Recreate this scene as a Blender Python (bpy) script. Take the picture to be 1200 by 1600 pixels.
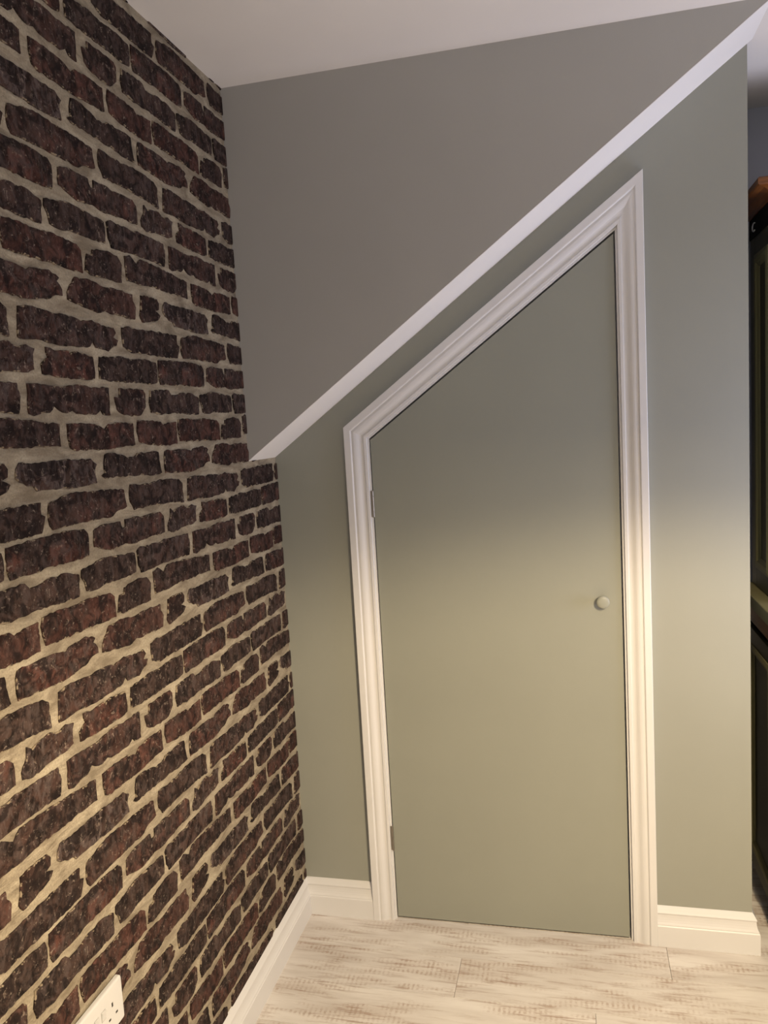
import bpy, bmesh, math, random
from mathutils import Vector, Matrix

random.seed(7)
for _o in list(bpy.data.objects):
    bpy.data.objects.remove(_o, do_unlink=True)
SC = bpy.context.scene
COL = SC.collection

# ------------------------------------------------------------------ camera
cam_d = bpy.data.cameras.new('camera')
cam = bpy.data.objects.new('camera', cam_d)
COL.objects.link(cam)
cam.location = (0.85338, -2.20506, 1.51635)
cam.rotation_euler = (math.radians(83.60694), math.radians(3.28814), math.radians(13.19194))
cam_d.sensor_fit = 'AUTO'
cam_d.sensor_width = 36.0
cam_d.lens = 1230.73 / 1600.0 * 36.0
cam_d.clip_start = 0.01
SC.camera = cam

# ------------------------------------------------------------------ world, lamps, exposure
W = bpy.data.worlds.new('room_ambient')
SC.world = W
W.use_nodes = True
W.node_tree.nodes['Background'].inputs[0].default_value = (1.0, 0.95, 0.94, 1)
W.node_tree.nodes['Background'].inputs[1].default_value = 0.172

def area(name, loc, target, size, power, color, size_y=None, shape='RECTANGLE', spread=180):
    d = bpy.data.lights.new(name, 'AREA')
    d.shape = shape
    d.size = size
    if size_y: d.size_y = size_y
    d.energy = power
    d.color = color
    d.spread = math.radians(spread)
    o = bpy.data.objects.new(name, d)
    COL.objects.link(o)
    o.location = loc
    o.rotation_euler = (Vector(target) - Vector(loc)).to_track_quat('-Z', 'Y').to_euler()
    return o

LAMP = (1.35, -1.60, 1.70)
WARM = (1.0, 0.785, 0.49)
# warm shaded lamp just right of the frame: bulb (cut off by its shade) + the light of the shade's open bottom
sd = bpy.data.lights.new('lamp_bulb', 'SPOT')
sd.energy = 121
sd.color = WARM
sd.spot_size = math.radians(2 * 77.2)
sd.spot_blend = 0.26
sd.shadow_soft_size = 0.03
so = bpy.data.objects.new('lamp_bulb', sd)
COL.objects.link(so)
so.location = LAMP
area('lamp_shade_glow', (LAMP[0], LAMP[1], LAMP[2] - 0.22), (LAMP[0], LAMP[1], 0), 0.26, 36, WARM, shape='DISK')
# and the light that leaves the open top of the shade
su = bpy.data.lights.new('lamp_bulb_up', 'SPOT')
su.energy = 36
su.color = (1.0, 0.91, 0.86)
su.spot_size = math.radians(2 * 84.0)
su.spot_blend = 0.9
su.shadow_soft_size = 0.10
uo = bpy.data.objects.new('lamp_bulb_up', su)
COL.objects.link(uo)
uo.location = (LAMP[0], LAMP[1], 1.80)
uo.rotation_euler = (math.pi, 0, 0)
# unseen soft fill added behind the camera to brighten the upper wall
area('room_fill', (0.75, -4.6, 1.25), (0.7, -0.2, 1.9), 1.4, 14, (1.0, 0.95, 0.93), size_y=0.9)
# dim cool light from an unseen source on the right, aimed at the soffit
area('cool_side_light', (2.05, -0.34, 1.15), (0.8, -0.1, 2.0), 0.5, 13, (0.74, 0.77, 1.0), size_y=0.7)

SC.view_settings.view_transform = 'Standard'
SC.view_settings.look = 'None'
SC.view_settings.gamma = 1.0
SC.view_settings.use_curve_mapping = False
SC.view_settings.exposure = 0.0

# ------------------------------------------------------------------ materials
def mat(name, color, rough=0.6, spec=0.3, metal=0.0):
    m = bpy.data.materials.new(name)
    m.use_nodes = True
    b = m.node_tree.nodes['Principled BSDF']
    b.inputs['Base Color'].default_value = (*color, 1)
    b.inputs['Roughness'].default_value = rough
    b.inputs['Specular IOR Level'].default_value = spec
    b.inputs['Metallic'].default_value = metal
    return m

class NT:
    """small node-tree writer"""
    def __init__(s, m):
        s.m = m; s.t = m.node_tree; s.b = s.t.nodes['Principled BSDF']
    def n(s, typ, **kw):
        x = s.t.nodes.new(typ)
        for k, v in kw.items():
            if k.startswith('i_'):
                x.inputs[k[2:].replace('_', ' ')].default_value = v
            else:
                setattr(x, k, v)
        return x
    def l(s, a, b): s.t.links.new(a, b)
    def ramp(s, fac, stops, interp='LINEAR'):
        r = s.t.nodes.new('ShaderNodeValToRGB')
        r.color_ramp.interpolation = interp
        e = r.color_ramp.elements
        while len(e) < len(stops): e.new(0.5)
        for i, (p, c) in enumerate(stops):
            e[i].position = p
            e[i].color = (c, c, c, 1) if isinstance(c, (int, float)) else (*c, 1)
        s.l(fac, r.inputs[0])
        return r.outputs[0]
    def mix(s, fac, a, b, blend='MIX'):
        x = s.t.nodes.new('ShaderNodeMix'); x.data_type = 'RGBA'; x.blend_type = blend
        for sock, v in ((0, fac), (6, a), (7, b)):
            if hasattr(v, 'is_output'): s.l(v, x.inputs[sock])
            elif isinstance(v, (int, float)): x.inputs[sock].default_value = v
            else: x.inputs[sock].default_value = (*v, 1)
        return x.outputs[2]
    def math(s, op, a, b=None):
        x = s.t.nodes.new('ShaderNodeMath'); x.operation = op
        for i, v in enumerate((a, b)):
            if v is None: continue
            if hasattr(v, 'is_output'): s.l(v, x.inputs[i])
            else: x.inputs[i].default_value = v
        return x.outputs[0]
    def noise(s, vec, scale, detail=4, rough=0.55, dist=0.0):
        x = s.n('ShaderNodeTexNoise'); x.inputs['Scale'].default_value = scale
        x.inputs['Detail'].default_value = detail; x.inputs['Roughness'].default_value = rough
        x.inputs['Distortion'].default_value = dist
        s.l(vec, x.inputs['Vector']); return x.outputs['Fac']
    def mapv(s, vec, scale=(1, 1, 1), loc=(0, 0, 0)):
        x = s.n('ShaderNodeMapping'); x.inputs['Scale'].default_value = scale; x.inputs['Location'].default_value = loc
        s.l(vec, x.inputs['Vector']); return x.outputs[0]
    def bump(s, h, strength, dist):
        x = s.n('ShaderNodeBump'); x.inputs['Strength'].default_value = strength; x.inputs['Distance'].default_value = dist
        s.l(h, x.inputs['Height']); s.l(x.outputs[0], s.b.inputs['Normal'])

def paint(name, color, rough, spec, nscale=180, bstr=0.05):
    m = mat(name, color, rough, spec); k = NT(m)
    v = k.n('ShaderNodeTexCoord').outputs['Object']
    f = k.noise(v, 2.3, 3)
    c = k.mix(k.ramp(f, [(0.3, 0.0), (0.7, 1.0)]), tuple(x * 0.97 for x in color), tuple(min(1, x * 1.03) for x in color))
    k.l(c, k.b.inputs['Base Color'])
    k.bump(k.noise(v, nscale, 3), bstr, 0.001)
    return m

M_wall = paint('sage_grey_paint', (0.275, 0.280, 0.246), 0.62, 0.3)
M_upper = paint('lit_upper_wall_paint', (0.375, 0.372, 0.362), 0.65, 0.25)  # wall paint made lighter: the upper wall's stronger light is put in the colour
M_door = paint('sage_grey_door_paint', (0.258, 0.264, 0.226), 0.42, 0.35, 300, 0.02)
M_white = paint('white_ceiling_paint', (0.74, 0.72, 0.70), 0.75, 0.2)
M_soffit = paint('white_soffit_paint', (0.82, 0.81, 0.80), 0.7, 0.2)
M_gloss = paint('white_satin_wood_paint', (0.62, 0.612, 0.61), 0.38, 0.35, 60, 0.02)
M_plastic = mat('white_plastic', (0.56, 0.555, 0.545), 0.32, 0.5)
M_slot = mat('dark_socket_slot', (0.03, 0.025, 0.02), 0.6, 0.2)
M_red = mat('red_switch_mark', (0.5, 0.05, 0.04), 0.5, 0.3)
M_steel = mat('satin_steel', (0.30, 0.27, 0.23), 0.42, 0.5, 1.0)
M_dark = mat('dark_void_paint', (0.012, 0.011, 0.010), 0.8, 0.1)
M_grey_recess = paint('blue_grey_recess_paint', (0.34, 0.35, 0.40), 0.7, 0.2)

def brick_material():
    m = mat('weathered_brick_print', (0.05, 0.03, 0.03), 0.85, 0.10); k = NT(m)
    tc = k.n('ShaderNodeTexCoord').outputs['Object']
    at = k.n('ShaderNodeAttribute', attribute_type='OBJECT', attribute_name='tint')
    sp = k.n('ShaderNodeSeparateXYZ'); k.l(at.outputs['Vector'], sp.inputs[0])
    red, grey, off = sp.outputs[0], sp.outputs[1], sp.outputs[2]
    comb = k.n('ShaderNodeCombineXYZ'); k.l(off, comb.inputs[0]); k.l(off, comb.inputs[1]); k.l(off, comb.inputs[2])
    add = k.n('ShaderNodeVectorMath', operation='ADD'); k.l(tc, add.inputs[0]); k.l(comb.outputs[0], add.inputs[1])
    v = add.outputs[0]
    big = k.noise(v, 15, 3, 0.6, 1.0)
    mid = k.noise(v, 36, 5, 0.62, 1.2)
    fine = k.noise(v, 150, 4, 0.7)
    streak = k.noise(k.mapv(v, (1, 1.5, 0.8)), 42, 5, 0.68, 1.0)
    base = k.mix(k.ramp(mid, [(0.40, 0.0), (0.60, 1.0)]), (0.011, 0.0075, 0.0065), (0.052, 0.033, 0.027))
    redf = k.math('MULTIPLY', k.ramp(big, [(0.40, 0.0), (0.56, 1.0)]), k.math('MULTIPLY', red, 0.9))
    c = k.mix(redf, base, k.mix(k.ramp(mid, [(0.38, 0.0), (0.60, 1.0)]), (0.026, 0.0115, 0.009), (0.105, 0.044, 0.033)))
    greyf = k.math('MULTIPLY', k.ramp(streak, [(0.45, 0.0), (0.62, 1.0)]), k.math('MULTIPLY', grey, 0.85))
    c = k.mix(greyf, c, (0.105, 0.080, 0.074))
    # dark burnt spots, then pale lime flecks
    c = k.mix(k.math('MULTIPLY', k.ramp(k.noise(v, 26, 3, 0.6, 1.0), [(0.50, 0.0), (0.60, 1.0)]), 0.8), c, (0.0125, 0.0085, 0.008))
    fl = k.math('MULTIPLY', k.ramp(k.noise(v, 55, 4, 0.7, 1.5), [(0.54, 0.0), (0.64, 1.0)]), k.ramp(fine, [(0.50, 0.0), (0.60, 1.0)]))
    c = k.mix(k.math('MULTIPLY', fl, 0.6), c, (0.30, 0.235, 0.19))
    # ragged arris: mortar smeared over the outer few millimetres
    ed = k.n('ShaderNodeAttribute', attribute_type='GEOMETRY', attribute_name='inner').outputs['Fac']
    rag = k.math('ADD', k.math('MULTIPLY', ed, 0.42), k.math('ADD', k.math('MULTIPLY', k.noise(v, 44, 3, 0.6, 0.8), 0.75), k.math('MULTIPLY', fine, 0.45)))
    c = k.mix(k.math('MULTIPLY', k.ramp(rag, [(0.55, 1.0), (0.61, 0.0)]), 0.9), c, (0.28, 0.225, 0.155))
    k.l(c, k.b.inputs['Base Color'])
    k.bump(k.math('ADD', k.math('MULTIPLY', mid, 1.0), k.math('MULTIPLY', fine, 0.5)), 0.55, 0.0022)
    return m
M_brick = brick_material()

def mortar_material():
    m = mat('sandy_mortar_print', (0.36, 0.30, 0.22), 0.85, 0.1); k = NT(m)
    v = k.n('ShaderNodeTexCoord').outputs['Object']
    a = k.noise(k.mapv(v, (1, 0.55, 1.6)), 22, 5, 0.6, 0.7)
    b = k.noise(v, 260, 4, 0.7)
    c = k.mix(k.ramp(a, [(0.34, 0.0), (0.66, 1.0)]), (0.225, 0.184, 0.131), (0.48, 0.415, 0.305))
    c = k.mix(k.math('MULTIPLY', k.ramp(b, [(0.40, 1.0), (0.56, 0.0)]), 0.35), c, (0.17, 0.135, 0.095))
    k.l(c, k.b.inputs['Base Color'])
    st = k.noise(k.mapv(v, (1, 0.35, 2.2)), 75, 5, 0.7, 1.0)
    k.bump(k.math('ADD', k.math('ADD', b, k.math('MULTIPLY', st, 1.6)), k.math('MULTIPLY', a, 2.0)), 0.8, 0.0026)
    return m
M_mortar = mortar_material()

def plank_material():
    m = mat('whitewashed_laminate', (0.6, 0.52, 0.42), 0.48, 0.35); k = NT(m)
    tc = k.n('ShaderNodeTexCoord').outputs['Object']
    oi = k.n('ShaderNodeObjectInfo').outputs['Random']
    off = k.math('MULTIPLY', oi, 37.0)
    comb = k.n('ShaderNodeCombineXYZ'); k.l(off, comb.inputs[0]); k.l(off, comb.inputs[1])
    add = k.n('ShaderNodeVectorMath', operation='ADD'); k.l(tc, add.inputs[0]); k.l(comb.outputs[0], add.inputs[1])
    v = add.outputs[0]
    grain = k.noise(k.mapv(v, (2.4, 30, 1)), 3.4, 7, 0.70, 0.6)
    cloud = k.noise(k.mapv(v, (1.3, 7.0, 1)), 2.4, 4, 0.55, 0.4)
    wear = k.noise(k.mapv(v, (1.7, 9.5, 1)), 2.3, 3, 0.5, 0.5)
    # saw marks: short cross lines in worn patches
    wv = k.n('ShaderNodeTexWave', wave_type='BANDS', bands_direction='X')
    wv.inputs['Scale'].default_value = 24; wv.inputs['Distortion'].default_value = 2.2
    wv.inputs['Detail'].default_value = 2; wv.inputs['Detail Scale'].default_value = 3.0
    k.l(v, wv.inputs['Vector'])
    saw = k.ramp(wv.outputs['Fac'], [(0.35, 0.0), (0.75, 1.0)])
    base = k.mix(k.ramp(cloud, [(0.35, 0.0), (0.66, 1.0)]), (0.50, 0.46, 0.43), (0.66, 0.632, 0.605))
    base = k.mix(k.math('MULTIPLY', oi, 0.35), base, (0.66, 0.62, 0.57))
    gr = k.math('MULTIPLY', k.ramp(grain, [(0.52, 0.0), (0.63, 1.0)]), k.ramp(wear, [(0.38, 0.12), (0.60, 1.0)]))
    c = k.mix(k.math('MULTIPLY', gr, 0.85), base, (0.27, 0.185, 0.14))
    c = k.mix(k.math('MULTIPLY', k.ramp(wear, [(0.46, 0.0), (0.70, 1.0)]), 0.26), c, (0.36, 0.265, 0.205))
    patch = k.math('MULTIPLY', k.ramp(wear, [(0.47, 0.0), (0.58, 1.0)]), saw)
    patch = k.math('MULTIPLY', patch, k.ramp(k.noise(k.mapv(v, (0.7, 2.6, 1)), 26, 5, 0.75), [(0.44, 0.0), (0.60, 1.0)]))
    c = k.mix(k.math('MULTIPLY', patch, 0.52), c, (0.29, 0.20, 0.145))
    k.l(c, k.b.inputs['Base Color'])
    k.bump(k.math('SUBTRACT', grain, k.math('MULTIPLY', patch, 0.6)), 0.14, 0.001)
    return m
M_plank = plank_material()

def olive_material():
    m = mat('dark_olive_paint', (0.055, 0.052, 0.022), 0.45, 0.35); k = NT(m)
    v = k.n('ShaderNodeTexCoord').outputs['Object']
    g = k.noise(k.mapv(v, (1, 3, 0.4)), 30, 4)
    k.l(k.mix(g, (0.038, 0.034, 0.014), (0.058, 0.053, 0.024)), k.b.inputs['Base Color'])
    return m
M_olive = olive_material()
M_olive_pale = mat('pale_olive_edge', (0.17, 0.155, 0.075), 0.5, 0.3)  # paler olive for the mouldings and the ledge

def wood_material():
    m = mat('dark_brown_wood', (0.12, 0.05, 0.02), 0.4, 0.4); k = NT(m)
    v = k.n('ShaderNodeTexCoord').outputs['Object']
    g = k.noise(k.mapv(v, (1.5, 1.5, 22)), 6, 6, 0.6, 0.5)
    k.l(k.mix(k.ramp(g, [(0.35, 0.0), (0.65, 1.0)]), (0.085, 0.026, 0.006), (0.20, 0.070, 0.014)), k.b.inputs['Base Color'])
    return m
M_wood = wood_material()

# ------------------------------------------------------------------ mesh helpers
def link(name, bm, m, parent=None, smooth=False):
    bmesh.ops.recalc_face_normals(bm, faces=bm.faces[:])
    me = bpy.data.meshes.new(name)
    bm.to_mesh(me); bm.free()
    for x in (m if isinstance(m, (list, tuple)) else [m]): me.materials.append(x)
    if smooth:
        for f in me.polygons: f.use_smooth = True
    o = bpy.data.objects.new(name, me)
    COL.objects.link(o)
    if parent: o.parent = parent
    return o

def tag(o, label, cat, group=None, kind=None):
    o['label'] = label; o['category'] = cat
    if group: o['group'] = group
    if kind: o['kind'] = kind
    return o

def box(bm, x0, x1, y0, y1, z0, z1, bevel=0.0):
    vs = [bm.verts.new((x, y, z)) for x in (x0, x1) for y in (y0, y1) for z in (z0, z1)]
    fs = [bm.faces.new([vs[i] for i in f]) for f in ((0, 1, 3, 2), (4, 6, 7, 5), (0, 4, 5, 1), (2, 3, 7, 6), (0, 2, 6, 4), (1, 5, 7, 3))]
    if bevel:
        es = list({e for f in fs for e in f.edges})
        bmesh.ops.bevel(bm, geom=es, offset=bevel, segments=2, affect='EDGES', profile=0.5)
    return vs

def prism_xz(bm, pts, y0, y1):
    a = [bm.verts.new((x, y0, z)) for x, z in pts]
    b = [bm.verts.new((x, y1, z)) for x, z in pts]
    n = len(pts)
    fa = bm.faces.new(a); fb = bm.faces.new(b[::-1])
    for i in range(n):
        bm.faces.new((a[i], b[i], b[(i + 1) % n], a[(i + 1) % n]))
    bm.normal_update()
    bmesh.ops.triangulate(bm, faces=[fa, fb])

def sweep(bm, rings, closed_profile=True):
    """rings: list of lists of 3D points, joined ring to ring, ends capped"""
    R = [[bm.verts.new(p) for p in r] for r in rings]
    n = len(R[0])
    for a, b in zip(R, R[1:]):
        for i in range(n if closed_profile else n - 1):
            bm.faces.new((a[i], a[(i + 1) % n], b[(i + 1) % n], b[i]))
    if closed_profile:
        bm.faces.new(R[0]); bm.faces.new(R[-1][::-1])

def lathe(bm, prof, origin, axis='Y', seg=28):
    """prof: (radius, distance along -axis)"""
    rings = []
    for r, d in prof:
        ring = []
        for k in range(seg):
            a = 2 * math.pi * k / seg
            u, v = r * math.cos(a), r * math.sin(a)
            p = (u, -d, v) if axis == 'Y' else ((d, u, v) if axis == 'X' else (u, v, d))
            ring.append(bm.verts.new((origin[0] + p[0], origin[1] + p[1], origin[2] + p[2])))
        rings.append(ring)
    for a, b in zip(rings, rings[1:]):
        for k in range(seg):
            bm.faces.new((a[k], a[(k + 1) % seg], b[(k + 1) % seg], b[k]))
    bm.faces.new(rings[0][::-1]); bm.faces.new(rings[-1])

# ------------------------------------------------------------------ measures (metres)
H = 2.40            # ceiling
T = 0.2028          # how far the upper wall stands out over the lower wall
Z2, S = 1.4373, 0.7318   # soffit height at the brick-papered wall, its slope
XE = 1.3026         # free end of the lower wall
BH, BT = 0.115, 0.018    # skirting
DX0, DX1 = 0.2925, 0.9785
DZ0, DZT0, DZT1 = 0.0072, 1.4745, 1.9765
XTOP = (H - Z2) / S
QS = math.sqrt(1 + S * S)

# ------------------------------------------------------------------ setting: floor of separate planks
bm = bmesh.new(); box(bm, 0.0, 2.6, -2.75, 0.60, -0.04, -0.0075)
floor = link('floor', bm, mat('floor_underlay', (0.10, 0.07, 0.05), 0.9, 0.1))
tag(floor, 'whitewashed pale wood laminate floor with brown saw marks', 'floor', kind='structure')

def plank_mesh(L, Wd):
    bm = bmesh.new(); g = 0.0004
    box(bm, g, L - g, -Wd + g, -g, -0.0075, 0.0, bevel=0.0007)
    return bm
PW = 0.155
joint = {0: 1.0735, 1: 0.509, 2: 0.8715}
rnd = random.Random(3)
for r in range(-3, 18):
    ytop = 0.005 - PW * r
    j = joint.get(r, rnd.uniform(0.1, 1.2))
    xs = [0.0]
    x = j - 1.25
    while x < 2.6:
        if x > 0.04: xs.append(x)
        x += 1.25
    xs.append(2.6)
    for a, b in zip(xs, xs[1:]):
        o = link('plank', plank_mesh(b - a, PW), M_plank, floor)
        o.location = (a, ytop, 0)

# ------------------------------------------------------------------ brick wallpaper on the left wall, its bricks built in low relief
bm = bmesh.new(); box(bm, -0.10, 0.0, -2.75, 0.10, 0.0, H)
wall_left = link('wall_left', bm, M_mortar)
tag(wall_left, 'left wall of brick wallpaper, its dark weathered bricks and pale sandy joints in low relief', 'wall', kind='structure')

BRICKS = {
 'A1': (-1.0730, 1.1414, [(-1036,244),(-897,269),(-695,244),(-479,256),(-285,245),(-34,234),(193,182),(283,240),(506,261),(793,284),(1043,196),(972,127),(1101,-1),(1098,-108),(901,-120),(756,-199),(363,-264),(89,-284),(-268,-262),(-609,-248),(-844,-245),(-1079,-230),(-1101,-90),(-1088,122)]),
 'A2': (-0.8357, 1.1425, [(-856,275),(-578,286),(-276,283),(-5,233),(289,257),(588,253),(1036,236),(1035,112),(1134,-16),(1070,-260),(768,-271),(577,-249),(274,-255),(25,-215),(-235,-286),(-699,-225),(-890,-205),(-1134,-159),(-1127,-25),(-1026,111)]),
 'A3': (-0.6660, 1.1429, [(-327,258),(-89,288),(326,269),(399,176),(376,50),(233,8),(423,-71),(336,-171),(124,-226),(-341,-288),(-423,-161),(-360,76)]),
 'A4': (-1.0215, 1.4616, [(-1077,167),(-987,263),(-685,227),(-414,245),(-191,250),(156,248),(456,231),(935,223),(1102,115),(1035,21),(1059,-237),(692,-253),(374,-263),(-213,-226),(-627,-228),(-705,-137),(-846,-124),(-1102,17)]),
 'A5': (-0.7865, 1.4638, [(-949,249),(-687,272),(-362,219),(-168,143),(123,175),(205,229),(538,212),(814,239),(1028,209),(1039,45),(1108,-257),(646,-272),(348,-230),(-53,-218),(-567,-188),(-993,-200),(-1108,-137),(-1006,-90),(-1007,90)]),
 'G1': (-0.9428, 1.3994, [(-1150,168),(-976,194),(-672,263),(-362,289),(48,249),(387,256),(770,220),(1137,185),(1149,37),(1193,-157),(806,-216),(685,-283),(127,-271),(-362,-273),(-821,-275),(-1112,-289),(-1183,-206),(-1193,-7)]),
 'G2': (-0.6994, 1.3961, [(-1042,296),(-777,272),(-556,263),(-252,256),(71,290),(568,280),(954,238),(1095,151),(1098,-88),(1106,-296),(562,-236),(102,-226),(-487,-210),(-971,-221),(-1100,-43),(-1106,130)]),
 'B1': (-0.9455, 1.7120, [(-1384,250),(-1212,289),(-924,275),(-651,265),(-398,242),(-129,256),(114,239),(297,194),(634,250),(931,185),(1326,186),(1402,92),(1294,1),(1453,-46),(1397,-152),(1222,-207),(1099,-287),(685,-249),(602,-140),(501,-245),(218,-277),(-279,-289),(-570,-277),(-846,-247),(-1453,-259)]),
 'B2': (-0.6666, 1.7128, [(-1159,209),(-879,259),(-767,218),(-351,249),(83,259),(537,258),(1090,265),(1079,64),(1172,24),(1048,-245),(634,-249),(-7,-248),(-437,-246),(-850,-265),(-1146,-162),(-1172,22)]),
 'H1': (-1.0662, 1.3356, [(-1051,237),(-820,249),(-436,264),(-114,267),(225,279),(640,274),(980,244),(1077,152),(1068,-100),(1041,-261),(706,-259),(310,-270),(-142,-239),(-445,-277),(-778,-262),(-1026,-279),(-1070,-178),(-1077,75)]),
 'H2': (-0.8142, 1.3343, [(-1261,183),(-1037,250),(-816,255),(-377,242),(-316,102),(-213,106),(-204,257),(95,265),(454,229),(761,250),(1156,242),(1282,144),(1279,-219),(679,-220),(147,-265),(-200,-219),(-744,-260),(-989,-200),(-1282,-115)]),
 'C0': (-1.1228, 1.0143, [(-519,266),(-403,190),(-185,241),(9,269),(306,195),(488,244),(689,193),(644,105),(631,-158),(473,-206),(182,-211),(-154,-226),(-452,-269),(-683,-205),(-689,-88),(-544,110)]),
 'C1': (-0.9643, 1.6515, [(-605,256),(-480,248),(-371,212),(18,241),(38,178),(202,237),(454,227),(745,190),(763,-3),(743,-219),(537,-256),(122,-244),(-301,-244),(-749,-202),(-763,-36),(-563,82),(-605,168)]),
 'C2': (-0.7664, 1.6511, [(-1030,199),(-636,226),(-221,254),(66,221),(374,251),(795,246),(1053,218),(1081,-5),(1045,-209),(707,-254),(372,-233),(45,-245),(-344,-239),(-786,-235),(-1081,-207),(-1079,9)]),
 'I0': (-0.5888, 1.5896, [(-1069,240),(-643,263),(-272,261),(-171,160),(-1,163),(257,217),(828,218),(1137,125),(1093,-263),(427,-249),(127,-225),(-268,-249),(-826,-259),(-1085,-226),(-1137,-27)]),
 'I1': (-0.9001, 1.2715, [(-880,172),(-632,211),(-324,257),(-10,261),(423,231),(878,183),(901,-32),(868,-220),(344,-226),(-198,-220),(-563,-261),(-779,-228),(-823,-58),(-901,46)]),
 'I2': (-0.6905, 1.2724, [(-1118,192),(-960,263),(-778,233),(-507,249),(-195,219),(18,268),(224,247),(481,239),(1065,227),(1118,8),(1045,-267),(569,-248),(136,-244),(-276,-240),(-675,-265),(-1015,-268),(-1097,-105)]),
 'D1': (-0.9660, 1.5897, [(-1154,245),(-1009,250),(-895,255),(-711,246),(-522,230),(-303,222),(-17,255),(251,280),(467,263),(630,227),(804,241),(1178,252),(1174,47),(1149,-279),(925,-262),(851,-177),(691,-261),(521,-252),(271,-252),(110,-244),(-12,-188),(-176,-236),(-394,-182),(-506,-113),(-646,-228),(-908,-250),(-1050,-280),(-1178,-243),(-1174,-10)]),
 'D2': (-0.7731, 1.5872, [(-392,272),(92,276),(499,267),(570,192),(541,-92),(324,-256),(-4,-276),(-345,-223),(-519,-141),(-570,104),(-424,86)]),
 'J0': (-1.0027, 1.2077, [(-1022,251),(-878,255),(-622,273),(-319,240),(54,265),(491,251),(953,222),(1073,133),(1075,-272),(607,-273),(112,-245),(-357,-260),(-709,-257),(-999,-233),(-1054,-63),(-1075,104)]),
 'J1': (-0.8245, 1.2084, [(-531,102),(-379,105),(-344,211),(-22,257),(270,275),(490,249),(635,99),(574,-251),(178,-257),(-184,-267),(-461,-275),(-635,-212)]),
 'J2': (-0.6177, 1.2169, [(-1303,218),(-1101,269),(-856,130),(-694,261),(-171,235),(434,197),(1303,119),(1290,-269),(784,-246),(351,-258),(-255,-229),(-835,-269),(-1283,-261),(-1291,-55)]),
 'E1': (-0.8803, 1.5232, [(-1065,244),(-834,255),(-503,237),(-204,232),(63,124),(213,227),(660,252),(1064,231),(1064,56),(1079,-201),(577,-228),(131,-255),(-482,-228),(-915,-231),(-1044,-174),(-1079,22)]),
 'E2': (-0.6774, 1.5243, [(-772,279),(-549,277),(-245,264),(151,240),(260,157),(481,216),(830,233),(831,-12),(809,-256),(308,-279),(-98,-252),(-484,-218),(-774,-158),(-831,48)]),
}

LY, LZ, LV = 0.52167, 0.31922, 0.63843
TINT = {  # red, grey
 'A1': (1.0, .55), 'A2': (.55, .25), 'A3': (.45, .1), 'A4': (.15, 1.0), 'A5': (.1, .35), 'G1': (.6, .35), 'G2': (.1, .45),
 'B1': (.35, .55), 'B2': (.15, .4), 'H1': (.85, .45), 'H2': (.75, .35), 'C0': (.2, .8), 'C1': (1.0, .3), 'C2': (.05, .4),
 'I0': (.15, .5), 'I1': (.05, .45), 'I2': (.2, .75), 'D1': (.4, .45), 'D2': (.5, .35), 'J0': (.8, .25), 'J1': (.2, .3),
 'J2': (.25, .5), 'E1': (.9, .2), 'E2': (.75, .25)}

def jag(pts, rng, amp=0.0016):
    """break a traced outline into short uneven steps, like a chipped edge"""
    out = []
    n = len(pts)
    for i in range(n):
        a, b = Vector(pts[i]), Vector(pts[(i + 1) % n])
        L = (b - a).length
        k = max(1, int(L / 0.0075))
        nrm = Vector((b - a).to_tuple()).normalized() if L > 0 else Vector((1, 0))
        nrm = Vector((-nrm.y, nrm.x))
        for q in range(k):
            p = a.lerp(b, q / k)
            if q: p = p + nrm * rng.uniform(-amp, amp)
            out.append((p.x, p.y))
    return out

PROUD = 0.0036
def brick_bm(pts):
    """pts clockwise or not in (y, z); base in the wall, face proud of the joint, with a worn arris"""
    bm = bmesh.new()
    n = len(pts)
    ar = sum(pts[i][0] * pts[(i + 1) % n][1] - pts[(i + 1) % n][0] * pts[i][1] for i in range(n))
    sg = 1 if ar > 0 else -1
    lay = bm.verts.layers.float.new('inner')
    def inset(dist):
        out = []
        for i in range(n):
            a, b, c = Vector(pts[i - 2]), Vector(pts[i]), Vector(pts[(i + 2) % n])
            d1, d2 = (b - a).normalized(), (c - b).normalized()
            nn = Vector((-(d1.y + d2.y), d1.x + d2.x)) * sg
            if nn.length > 1e-6: nn.normalize()
            out.append(b + nn * dist)
        return out
    r0 = [bm.verts.new((-0.001, y, z)) for y, z in pts]
    r1 = [bm.verts.new((PROUD * 0.6, y, z)) for y, z in pts]
    r2 = [bm.verts.new((PROUD * 0.93, p.x, p.y)) for p in inset(0.0014)]
    r3 = [bm.verts.new((PROUD, p.x, p.y)) for p in inset(0.0075)]
    for v in r3: v[lay] = 1.0
    for v in r0 + r1 + r2: v[lay] = 0.12
    for A, B in ((r0, r1), (r1, r2), (r2, r3)):
        for i in range(n):
            bm.faces.new((A[i], A[(i + 1) % n], B[(i + 1) % n], B[i]))
    f = bm.faces.new(r3)
    bm.normal_update()
    bmesh.ops.triangulate(bm, faces=[f])
    bmesh.ops.recalc_face_normals(bm, faces=bm.faces[:])
    return bm

def cut(bm, co, no):
    """keep what lies on the negative side of the plane"""
    bmesh.ops.bisect_plane(bm, geom=bm.verts[:] + bm.edges[:] + bm.faces[:], plane_co=co, plane_no=no, clear_outer=True)

def mesh_of(bm, name='brick'):
    me = bpy.data.meshes.new(name); bm.to_mesh(me); bm.free(); me.materials.append(M_brick)
    return me

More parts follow.
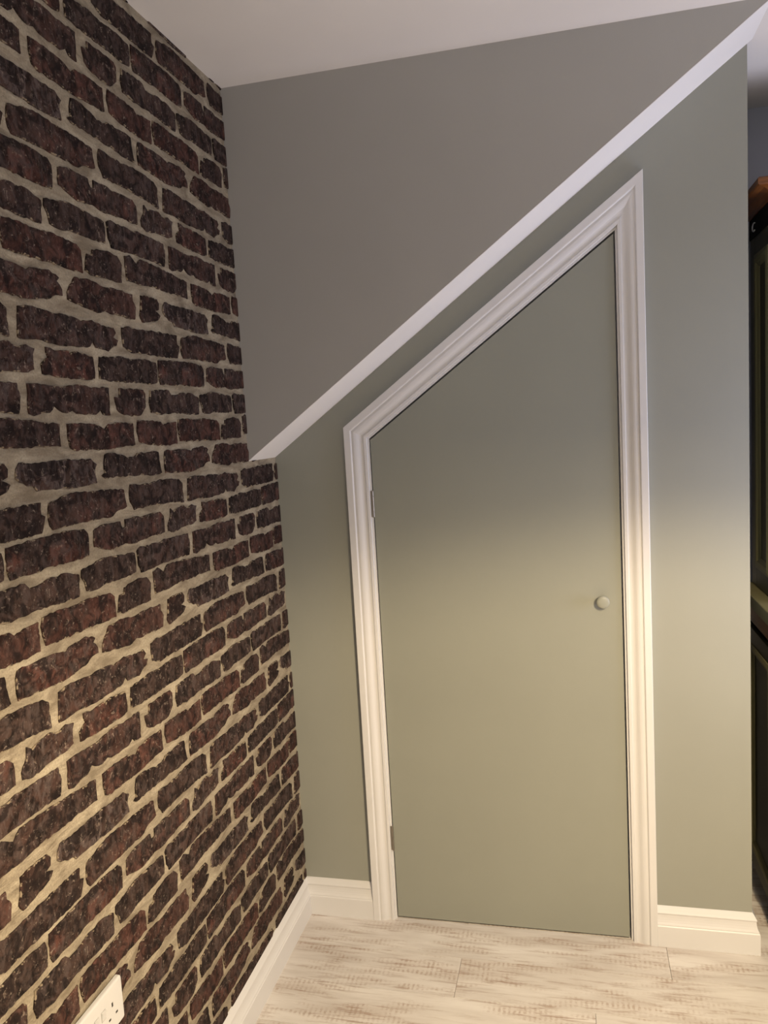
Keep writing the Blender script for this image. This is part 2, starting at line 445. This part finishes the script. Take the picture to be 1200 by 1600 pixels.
BOUT, BMESH = {}, {}
for bi, (k, (cy, cz, pts)) in enumerate(BRICKS.items()):
    rng = random.Random(100 + bi)
    BOUT[k] = jag([(a * 1e-4, b * 1e-4) for a, b in pts], rng)
    BMESH[k] = mesh_of(brick_bm(BOUT[k]))
placed, rest = [], []
for bi, (k, (cy, cz, pts)) in enumerate(BRICKS.items()):
    hy = max(abs(a) for a, b in pts) * 1e-4
    hz = max(abs(b) for a, b in pts) * 1e-4
    for m in range(-6, 7):
        for n in range(-8, 9):
            y, z = cy + m * LY, cz + m * LZ + n * LV
            if y - hy > -0.004 or y + hy < -2.7 or z - hz > H - 0.004 or z + hz < BH + 0.004: continue
            if z - hz > Z2 and y - hy > -T - 0.004: continue
            placed.append((k, bi, y, z, hy, hz))
placed.sort(key=lambda t: -t[2])
nb = 0
rest_bm = bmesh.new()
for k, bi, y, z, hy, hz in placed:
    inner = (y + hy < -T or (y + hy < 0 and z + hz < Z2)) and z + hz < H and z - hz > BH
    if nb >= 296 or y < -1.62:
        bmx = brick_bm(BOUT[k])
        bmesh.ops.translate(bmx, verts=bmx.verts[:], vec=(0, y, z))
        cut(bmx, (0, 0, H - 0.0005), (0, 0, 1)); cut(bmx, (0, 0, BH + 0.0005), (0, 0, -1)); cut(bmx, (0, -2.74, 0), (0, -1, 0))
        tmp = bpy.data.meshes.new('t'); bmx.to_mesh(tmp); bmx.free(); rest_bm.from_mesh(tmp); bpy.data.meshes.remove(tmp)
        continue
    if inner:
        me = BMESH[k]
    else:
        parts = []
        lo, hi = z - hz < Z2, z + hz > Z2
        if lo:
            b1 = brick_bm(BOUT[k]); cut(b1, (0, -0.0006 - y, 0), (0, 1, 0)); cut(b1, (0, 0, BH + 0.0005 - z), (0, 0, -1))
            cut(b1, (0, 0, H - 0.0005 - z), (0, 0, 1))
            if hi and y + hy > -T: cut(b1, (0, 0, Z2 - 0.0006 - z), (0, 0, 1))
            parts.append(b1)
        if hi and not (lo and y + hy <= -T):
            b2 = brick_bm(BOUT[k]); cut(b2, (0, -T - 0.0006 - y, 0), (0, 1, 0)); cut(b2, (0, 0, H - 0.0005 - z), (0, 0, 1))
            if lo: cut(b2, (0, 0, Z2 - 0.0006 - z), (0, 0, -1))
            parts.append(b2)
        bmx = bmesh.new()
        for b in parts:
            tmp = bpy.data.meshes.new('t'); b.to_mesh(tmp); b.free(); bmx.from_mesh(tmp); bpy.data.meshes.remove(tmp)
        if len(bmx.faces) < 4: bmx.free(); continue
        me = mesh_of(bmx)
    o = bpy.data.objects.new('brick', me)
    COL.objects.link(o); o.parent = wall_left; o.location = (0, y, z)
    o['tint'] = (float(TINT[k][0]), float(TINT[k][1]), bi * 1.37)
    nb += 1
ro = link('brick_courses', rest_bm, M_brick, wall_left)
ro['kind'] = 'stuff'; ro['tint'] = (0.4, 0.4, 5.3)
pass

# ------------------------------------------------------------------ lower back wall with the sloped door opening
LO = 0.009       # door edge to the outer edge of the opening (gap + lining)
ox0, ox1 = DX0 - 0.028, DX1 + 0.028
def head_z(x, off=0.0):   # door head line moved outward by off
    return DZT0 + S * (x - DX0) + off * QS
bm = bmesh.new()
prism_xz(bm, [(-0.02, 0), (ox0, 0), (ox0, head_z(ox0, 0.028)), (ox1, head_z(ox1, 0.028)), (ox1, 0), (XE, 0),
              (XE, min(H, Z2 + S * XE)), (-0.02, Z2 - 0.02 * S)], 0.0, 0.10)
wall_back = link('wall_back', bm, M_wall)
tag(wall_back, 'sage grey lower wall around the sloped cupboard door', 'wall', kind='structure')
bm = bmesh.new(); box(bm, XE - 0.10, XE, 0.10, 0.50, 0, H)
wall_return = link('wall_return', bm, M_wall); tag(wall_return, 'sage grey return of the cupboard wall beside the recess', 'wall', kind='structure')
bm = bmesh.new(); box(bm, 0.0, 2.7, 0.50, 0.60, 0, H)
wall_recess = link('wall_recess', bm, M_grey_recess); tag(wall_recess, 'blue grey shaded wall at the back of the recess', 'wall', kind='structure')

# upper wall standing out over the lower one, white soffit below it
bm = bmesh.new()
prism_xz(bm, [(0, Z2), (XTOP, H), (0, H)], -T, 0.0)
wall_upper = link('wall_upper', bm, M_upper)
tag(wall_upper, 'grey upper wall, brighter light put in its colour, standing out above the white sloping band', 'wall', kind='structure')
bm = bmesh.new()
e = 0.0012
prism_xz(bm, [(0, Z2 - e), (XTOP - 0.001, H - 0.0012 - e), (XTOP - 0.001, H - 0.0012), (0, Z2)], -T, -0.0003)
soffit = link('soffit', bm, M_soffit, wall_upper); soffit['label'] = 'white painted sloping underside'

bm = bmesh.new(); box(bm, -0.10, 2.7, -2.75, 0.60, H, H + 0.08)
ceiling = link('ceiling', bm, M_white); tag(ceiling, 'plain matt white ceiling above the grey upper wall', 'ceiling', kind='structure')

# ------------------------------------------------------------------ door lining and moulded architrave
def frame_ring(off, y):
    """corner points of the door outline moved outward by off, at depth y"""
    xl, xr = DX0 - off, DX1 + off
    return [(xl, y, 0.0), (xl, y, head_z(xl, off)), (xr, y, head_z(xr, off)), (xr, y, 0.0)]
LIN = [(0.003, 0.0), (0.003, 0.042), (-0.010, 0.042), (-0.010, 0.058), (0.003, 0.058), (0.003, 0.098), (0.027, 0.098), (0.027, 0.0)]
bm = bmesh.new()
rings = [[frame_ring(o_, y_)[c] for o_, y_ in LIN] for c in range(4)]
sweep(bm, rings)
lining = link('trim_1', bm, M_gloss)
tag(lining, 'white painted door frame with moulded surround round the sloped cupboard door', 'door frame', kind='structure')
# architrave profile: offset from the door edge, depth in front of the wall (ogee with quirk and flat outer band)
ARCH = [(0.0085, 0.0), (0.0085, 0.0085), (0.0095, 0.0095), (0.0165, 0.0100), (0.0175, 0.0088), (0.0190, 0.0080), (0.0225, 0.0078), (0.0265, 0.0084), (0.0305, 0.0100), (0.0340, 0.0122),
        (0.0380, 0.0142), (0.0420, 0.0152), (0.0455, 0.0155), (0.0490, 0.0148), (0.0515, 0.0145), (0.0536, 0.0178), (0.0552, 0.0188),
        (0.0720, 0.0190), (0.0735, 0.0176), (0.0735, 0.0)]
def arch_piece(c0, c1, name):
    bm = bmesh.new()
    sweep(bm, [[frame_ring(o_, -d_)[c] for o_, d_ in ARCH] for c in (c0, c1)])
    return link(name, bm, M_gloss, lining)
arch_piece(0, 1, 'architrave_leg'); arch_piece(1, 2, 'architrave_head'); arch_piece(2, 3, 'architrave_leg')

# ------------------------------------------------------------------ the door: leaf, knob, hinges
bm = bmesh.new()
prism_xz(bm, [(DX0, DZ0), (DX1 - 0.0016, DZ0), (DX1 - 0.0016, DZT1 - 0.0034), (DX0, DZT0 - 0.0022)], 0.002, 0.040)
door = link('door_1', bm, M_door)
tag(door, 'flush sage grey cupboard door cut to the slope of the stairs', 'door', kind='structure')
bm = bmesh.new()
lathe(bm, [(0.0125, -0.001), (0.0125, 0.002), (0.0075, 0.004), (0.0070, 0.0125), (0.0095, 0.0150), (0.0158, 0.0185), (0.0175, 0.0212), (0.0178, 0.0240), (0.0172, 0.0266), (0.0155, 0.0284), (0.0115, 0.0296), (0.0065, 0.0302), (0.002, 0.0304)], (0.9262, 0.002, 0.9985))
link('knob', bm, M_door, door, smooth=True)
def hinge(zc, par):
    bm = bmesh.new()
    box(bm, DX0 - 0.0090, DX0 - 0.0004, -0.0012, 0.0015, zc - 0.038, zc + 0.038)
    h = link('hinge', bm, M_steel, par); h['label'] = 'steel butt hinge'
    bm = bmesh.new()
    for i in range(5):
        z0 = zc - 0.038 + i * 0.0152
        lathe(bm, [(0.0022, 0.0003), (0.0027, 0.0008), (0.0027, 0.0144), (0.0022, 0.0149)], (DX0 - 0.0012, -0.0022, z0), 'Z', 12)
    lathe(bm, [(0.0018, -0.0022), (0.0023, -0.001), (0.0018, 0.0), (0.0018, 0.076), (0.0023, 0.0772), (0.0015, 0.0782)], (DX0 - 0.0012, -0.0022, zc - 0.038), 'Z', 10)
    link('hinge_barrel', bm, M_steel, h)
hinge(1.287, door); hinge(0.262, door)

# ------------------------------------------------------------------ skirting boards
SK = [(0.0, BH), (0.0028, BH - 0.0015), (0.0052, BH - 0.006), (0.0085, BH - 0.0125), (0.0108, BH - 0.0165), (0.0112, BH - 0.0185), (0.0098, BH - 0.0205), (0.0095, BH - 0.0230),
      (0.0100, 0.085), (0.0112, 0.078), (0.0132, 0.0715), (0.0152, 0.0675), (0.0160, 0.0655), (0.0160, 0.0630), (0.0175, 0.0612), (BT, 0.0595), (BT, 0.0), (0.0, 0.0)]
bm = bmesh.new()
sweep(bm, [[(d, -2.75, z) for d, z in SK], [(d, -d, z) for d, z in SK]])
b_left = link('baseboard_left', bm, M_gloss); tag(b_left, 'white moulded skirting board along the brick-papered wall', 'skirting board', kind='structure')
bm = bmesh.new()
xl = DX0 - 0.0735
sweep(bm, [[(d, -d, z) for d, z in SK], [(xl - max(0, (d - 0.004)) * 0.0 - 0.0, -d, z) for d, z in SK]])
b_back = link('baseboard_back', bm, M_gloss); tag(b_back, 'short white skirting board between brick-papered wall and door frame', 'skirting board', kind='structure')
bm = bmesh.new()
xr = DX1 + 0.0735
sweep(bm, [[(xr, -d, z) for d, z in SK], [(XE + d, -d, z) for d, z in SK], [(XE + d, 0.49, z) for d, z in SK]])
b_right = link('baseboard_right', bm, M_gloss); tag(b_right, 'white skirting board right of the door wrapping the wall end', 'skirting board', kind='structure')

# ------------------------------------------------------------------ double wall socket on the brick-papered wall
def socket(yc, zc):
    root = bpy.data.objects.new('wall_socket', None); COL.objects.link(root)
    root.location = (PROUD, yc, zc)
    tag(root, 'white double switched socket low on the brick-papered wall', 'socket')
    w, h = 0.0735, 0.0428
    def rr(inset, n=5, rad=0.006):
        pts = []
        for cy_, cz_, a0 in ((w - rad, h - rad, 0), (-(w - rad), h - rad, 90), (-(w - rad), -(h - rad), 180), (w - rad, -(h - rad), 270)):
            for i in range(n):
                a = math.radians(a0 + 90 * i / (n - 1))
                pts.append((cy_ + (rad - inset) * math.cos(a), cz_ + (rad - inset) * math.sin(a)))
        return pts
    bm = bmesh.new()
    sweep(bm, [[(x, y, z) for y, z in rr(i)] for x, i in ((0, 0), (0.0055, 0), (0.0075, 0.0006), (0.0088, 0.0022), (0.0092, 0.0045))])
    link('face_plate', bm, M_plastic, root)
    F = 0.0092
    for sy in (-1, 1):
        oy = sy * 0.0385
        for nm, dy, dz, a, b in (('earth_slot', 0, 0.0075, 0.0021, 0.0040), ('pin_slot', 0.0110, -0.0145, 0.0031, 0.0019), ('pin_slot', -0.0110, -0.0145, 0.0031, 0.0019)):
            bm = bmesh.new(); box(bm, F - 0.003, F + 0.0002, oy + dy - a, oy + dy + a, dz - b, dz + b)
            link(nm, bm, M_slot, root)
        ry = sy * 0.0105
        bm = bmesh.new()
        z0 = 0.0075
        pr = [(F - 0.001, -0.0085), (F + 0.0004, -0.0085), (F + 0.0030, 0.0085), (F - 0.001, 0.0085)]
        sweep(bm, [[(x, ry + q * 0.0058, z0 + z) for x, z in pr] for q in (-1, 1)])
        rk = link('rocker_switch', bm, M_plastic, root)
        bm = bmesh.new()
        sweep(bm, [[(x, ry + q * 0.0066, z0 + z) for x, z in ((F - 0.001, -0.0094), (F + 0.00015, -0.0094), (F + 0.00015, 0.0094), (F - 0.001, 0.0094))] for q in (-1, 1)])
        link('switch_surround', bm, mat('grey_seam', (0.30, 0.29, 0.27), 0.6), root)
    return root
socket(-1.0815, 0.4895)

# ------------------------------------------------------------------ dark olive dresser standing in the recess
dr = bpy.data.objects.new('dresser', None); COL.objects.link(dr); dr.location = (1.40, 0.45, 0)
tag(dr, 'dark olive wooden dresser with brown cornice in the recess behind the wall end', 'dresser')
inv = Matrix.Translation((-1.40, -0.45, 0))
def dpart(name, bm, m, label=None):
    bmesh.ops.transform(bm, matrix=inv, verts=bm.verts[:])
    o = link(name, bm, m, dr)
    if label: o['label'] = label
    return o
UX, LX = 1.40, 1.37       # side faces of the upper and lower carcass
UF, LF, BK = 0.165, 0.02, 0.452   # front of upper / lower, back
bm = bmesh.new(); box(bm, UX + 0.012, 2.25, UF + 0.01, BK, 0.95, 2.09); dpart('upper_carcass', bm, M_dark)
def side_frame(x, y0, y1, z0, z1, st, rl, th=0.012):
    bm = bmesh.new()
    box(bm, x, x + th, y1 - st, y1, z0, z1, 0.0012); box(bm, x, x + th, y0, y0 + st, z0, z1, 0.0012)
    box(bm, x, x + th, y0 + st, y1 - st, z0, z0 + rl, 0.0012); box(bm, x, x + th, y0 + st, y1 - st, z1 - rl, z1, 0.0012)
    return bm
def bead(x, y0, y1, z0, z1, w, h):
    """mitred moulding inside a frame opening, on the face x (facing -x)"""
    bm = bmesh.new()
    prof = [(0.0, 0.0015), (0.0, -h * 0.5), (w * 0.35, -h), (w * 0.65, -h * 0.7), (w * 0.75, -h * 0.1), (w, 0.004), (w, 0.006)]
    cs = []
    for sy, sz, yy, zz in ((1, 1, y0, z0), (-1, 1, y1, z0), (-1, -1, y1, z1), (1, -1, y0, z1)):
        cs.append([(x + d, yy + sy * o_, zz + sz * o_) for o_, d in prof])
    R = [[bm.verts.new(p) for p in r] for r in cs]
    for i in range(4):
        a, b = R[i], R[(i + 1) % 4]
        for j in range(len(prof) - 1):
            bm.faces.new((a[j], a[j + 1], b[j + 1], b[j]))
    return bm
dpart('upper_side_frame', side_frame(UX, UF, BK - 0.004, 0.952, 2.005, 0.062, 0.062), M_olive)
dpart('upper_moulding', bead(UX, UF + 0.058, BK - 0.062, 1.010, 1.947, 0.036, 0.006), M_olive_pale, 'paler olive moulding strip')
bm = bmesh.new(); box(bm, UX + 0.006, UX + 0.0125, UF + 0.06, BK - 0.06, 1.012, 1.945); dpart('upper_side_panel', bm, M_olive)
bm = bmesh.new(); box(bm, 1.358, 2.27, LF - 0.015, BK + 0.004, 0.912, 0.950, 0.003); dpart('worktop', bm, M_olive_pale, 'paler olive ledge between upper and lower half')
bm = bmesh.new(); box(bm, 1.366, 2.26, LF - 0.005, BK, 0.862, 0.912, 0.003); dpart('waist_rail', bm, M_wood, 'dark brown wooden rail')
bm = bmesh.new(); box(bm, LX + 0.012, 2.25, LF + 0.01, BK, 0.085, 0.862); dpart('lower_carcass', bm, M_dark)
dpart('lower_side_frame', side_frame(LX, LF, BK - 0.004, 0.083, 0.838, 0.062, 0.052), M_olive)
dpart('lower_moulding', bead(LX, LF + 0.06, BK - 0.118, 0.133, 0.790, 0.030, 0.006), M_olive_pale, 'paler olive moulding strip')
bm = bmesh.new(); box(bm, LX + 0.006, LX + 0.0125, LF + 0.06, BK - 0.06, 0.13, 0.79); dpart('lower_side_panel', bm, M_olive)
bm = bmesh.new(); box(bm, LX + 0.045, 2.2, LF + 0.05, BK - 0.02, 0.0, 0.085); dpart('plinth', bm, M_dark)
# cornice: mitred cove round side and front
CP = [(0.0, 2.058), (0.005, 2.059), (0.008, 2.064), (0.016, 2.072), (0.029, 2.079), (0.045, 2.082), (0.049, 2.085), (0.049, 2.099), (0.046, 2.102), (0.0, 2.102)]
bm = bmesh.new()
sweep(bm, [[(UX - d, BK, z) for d, z in CP], [(UX - d, UF - d, z) for d, z in CP], [(2.25, UF - d, z) for d, z in CP]])
dpart('cornice', bm, M_wood, 'dark brown wooden cornice')
bm = bmesh.new(); box(bm, UX - 0.002, 2.25, UF - 0.002, BK, 2.0, 2.10); dpart('frieze', bm, M_dark)
# small pale C-shaped hook on the frieze
bm = bmesh.new()
rings = []
for i in range(13):
    a = math.radians(55 + 250 * i / 12)
    ring = []
    for j in range(8):
        b = 2 * math.pi * j / 8
        rr_ = 0.0120 + 0.0019 * math.cos(b)
        ring.append((0.0019 * math.sin(b), -rr_ * math.cos(a) * 1.6, rr_ * math.sin(a)))
    rings.append(ring)
sweep(bm, rings)
bmesh.ops.translate(bm, verts=bm.verts[:], vec=(UX - 0.0035, 0.385, 2.028))
dpart('hook', bm, mat('pale_metal', (0.75, 0.75, 0.74), 0.4, 0.5), 'pale C shaped hook')
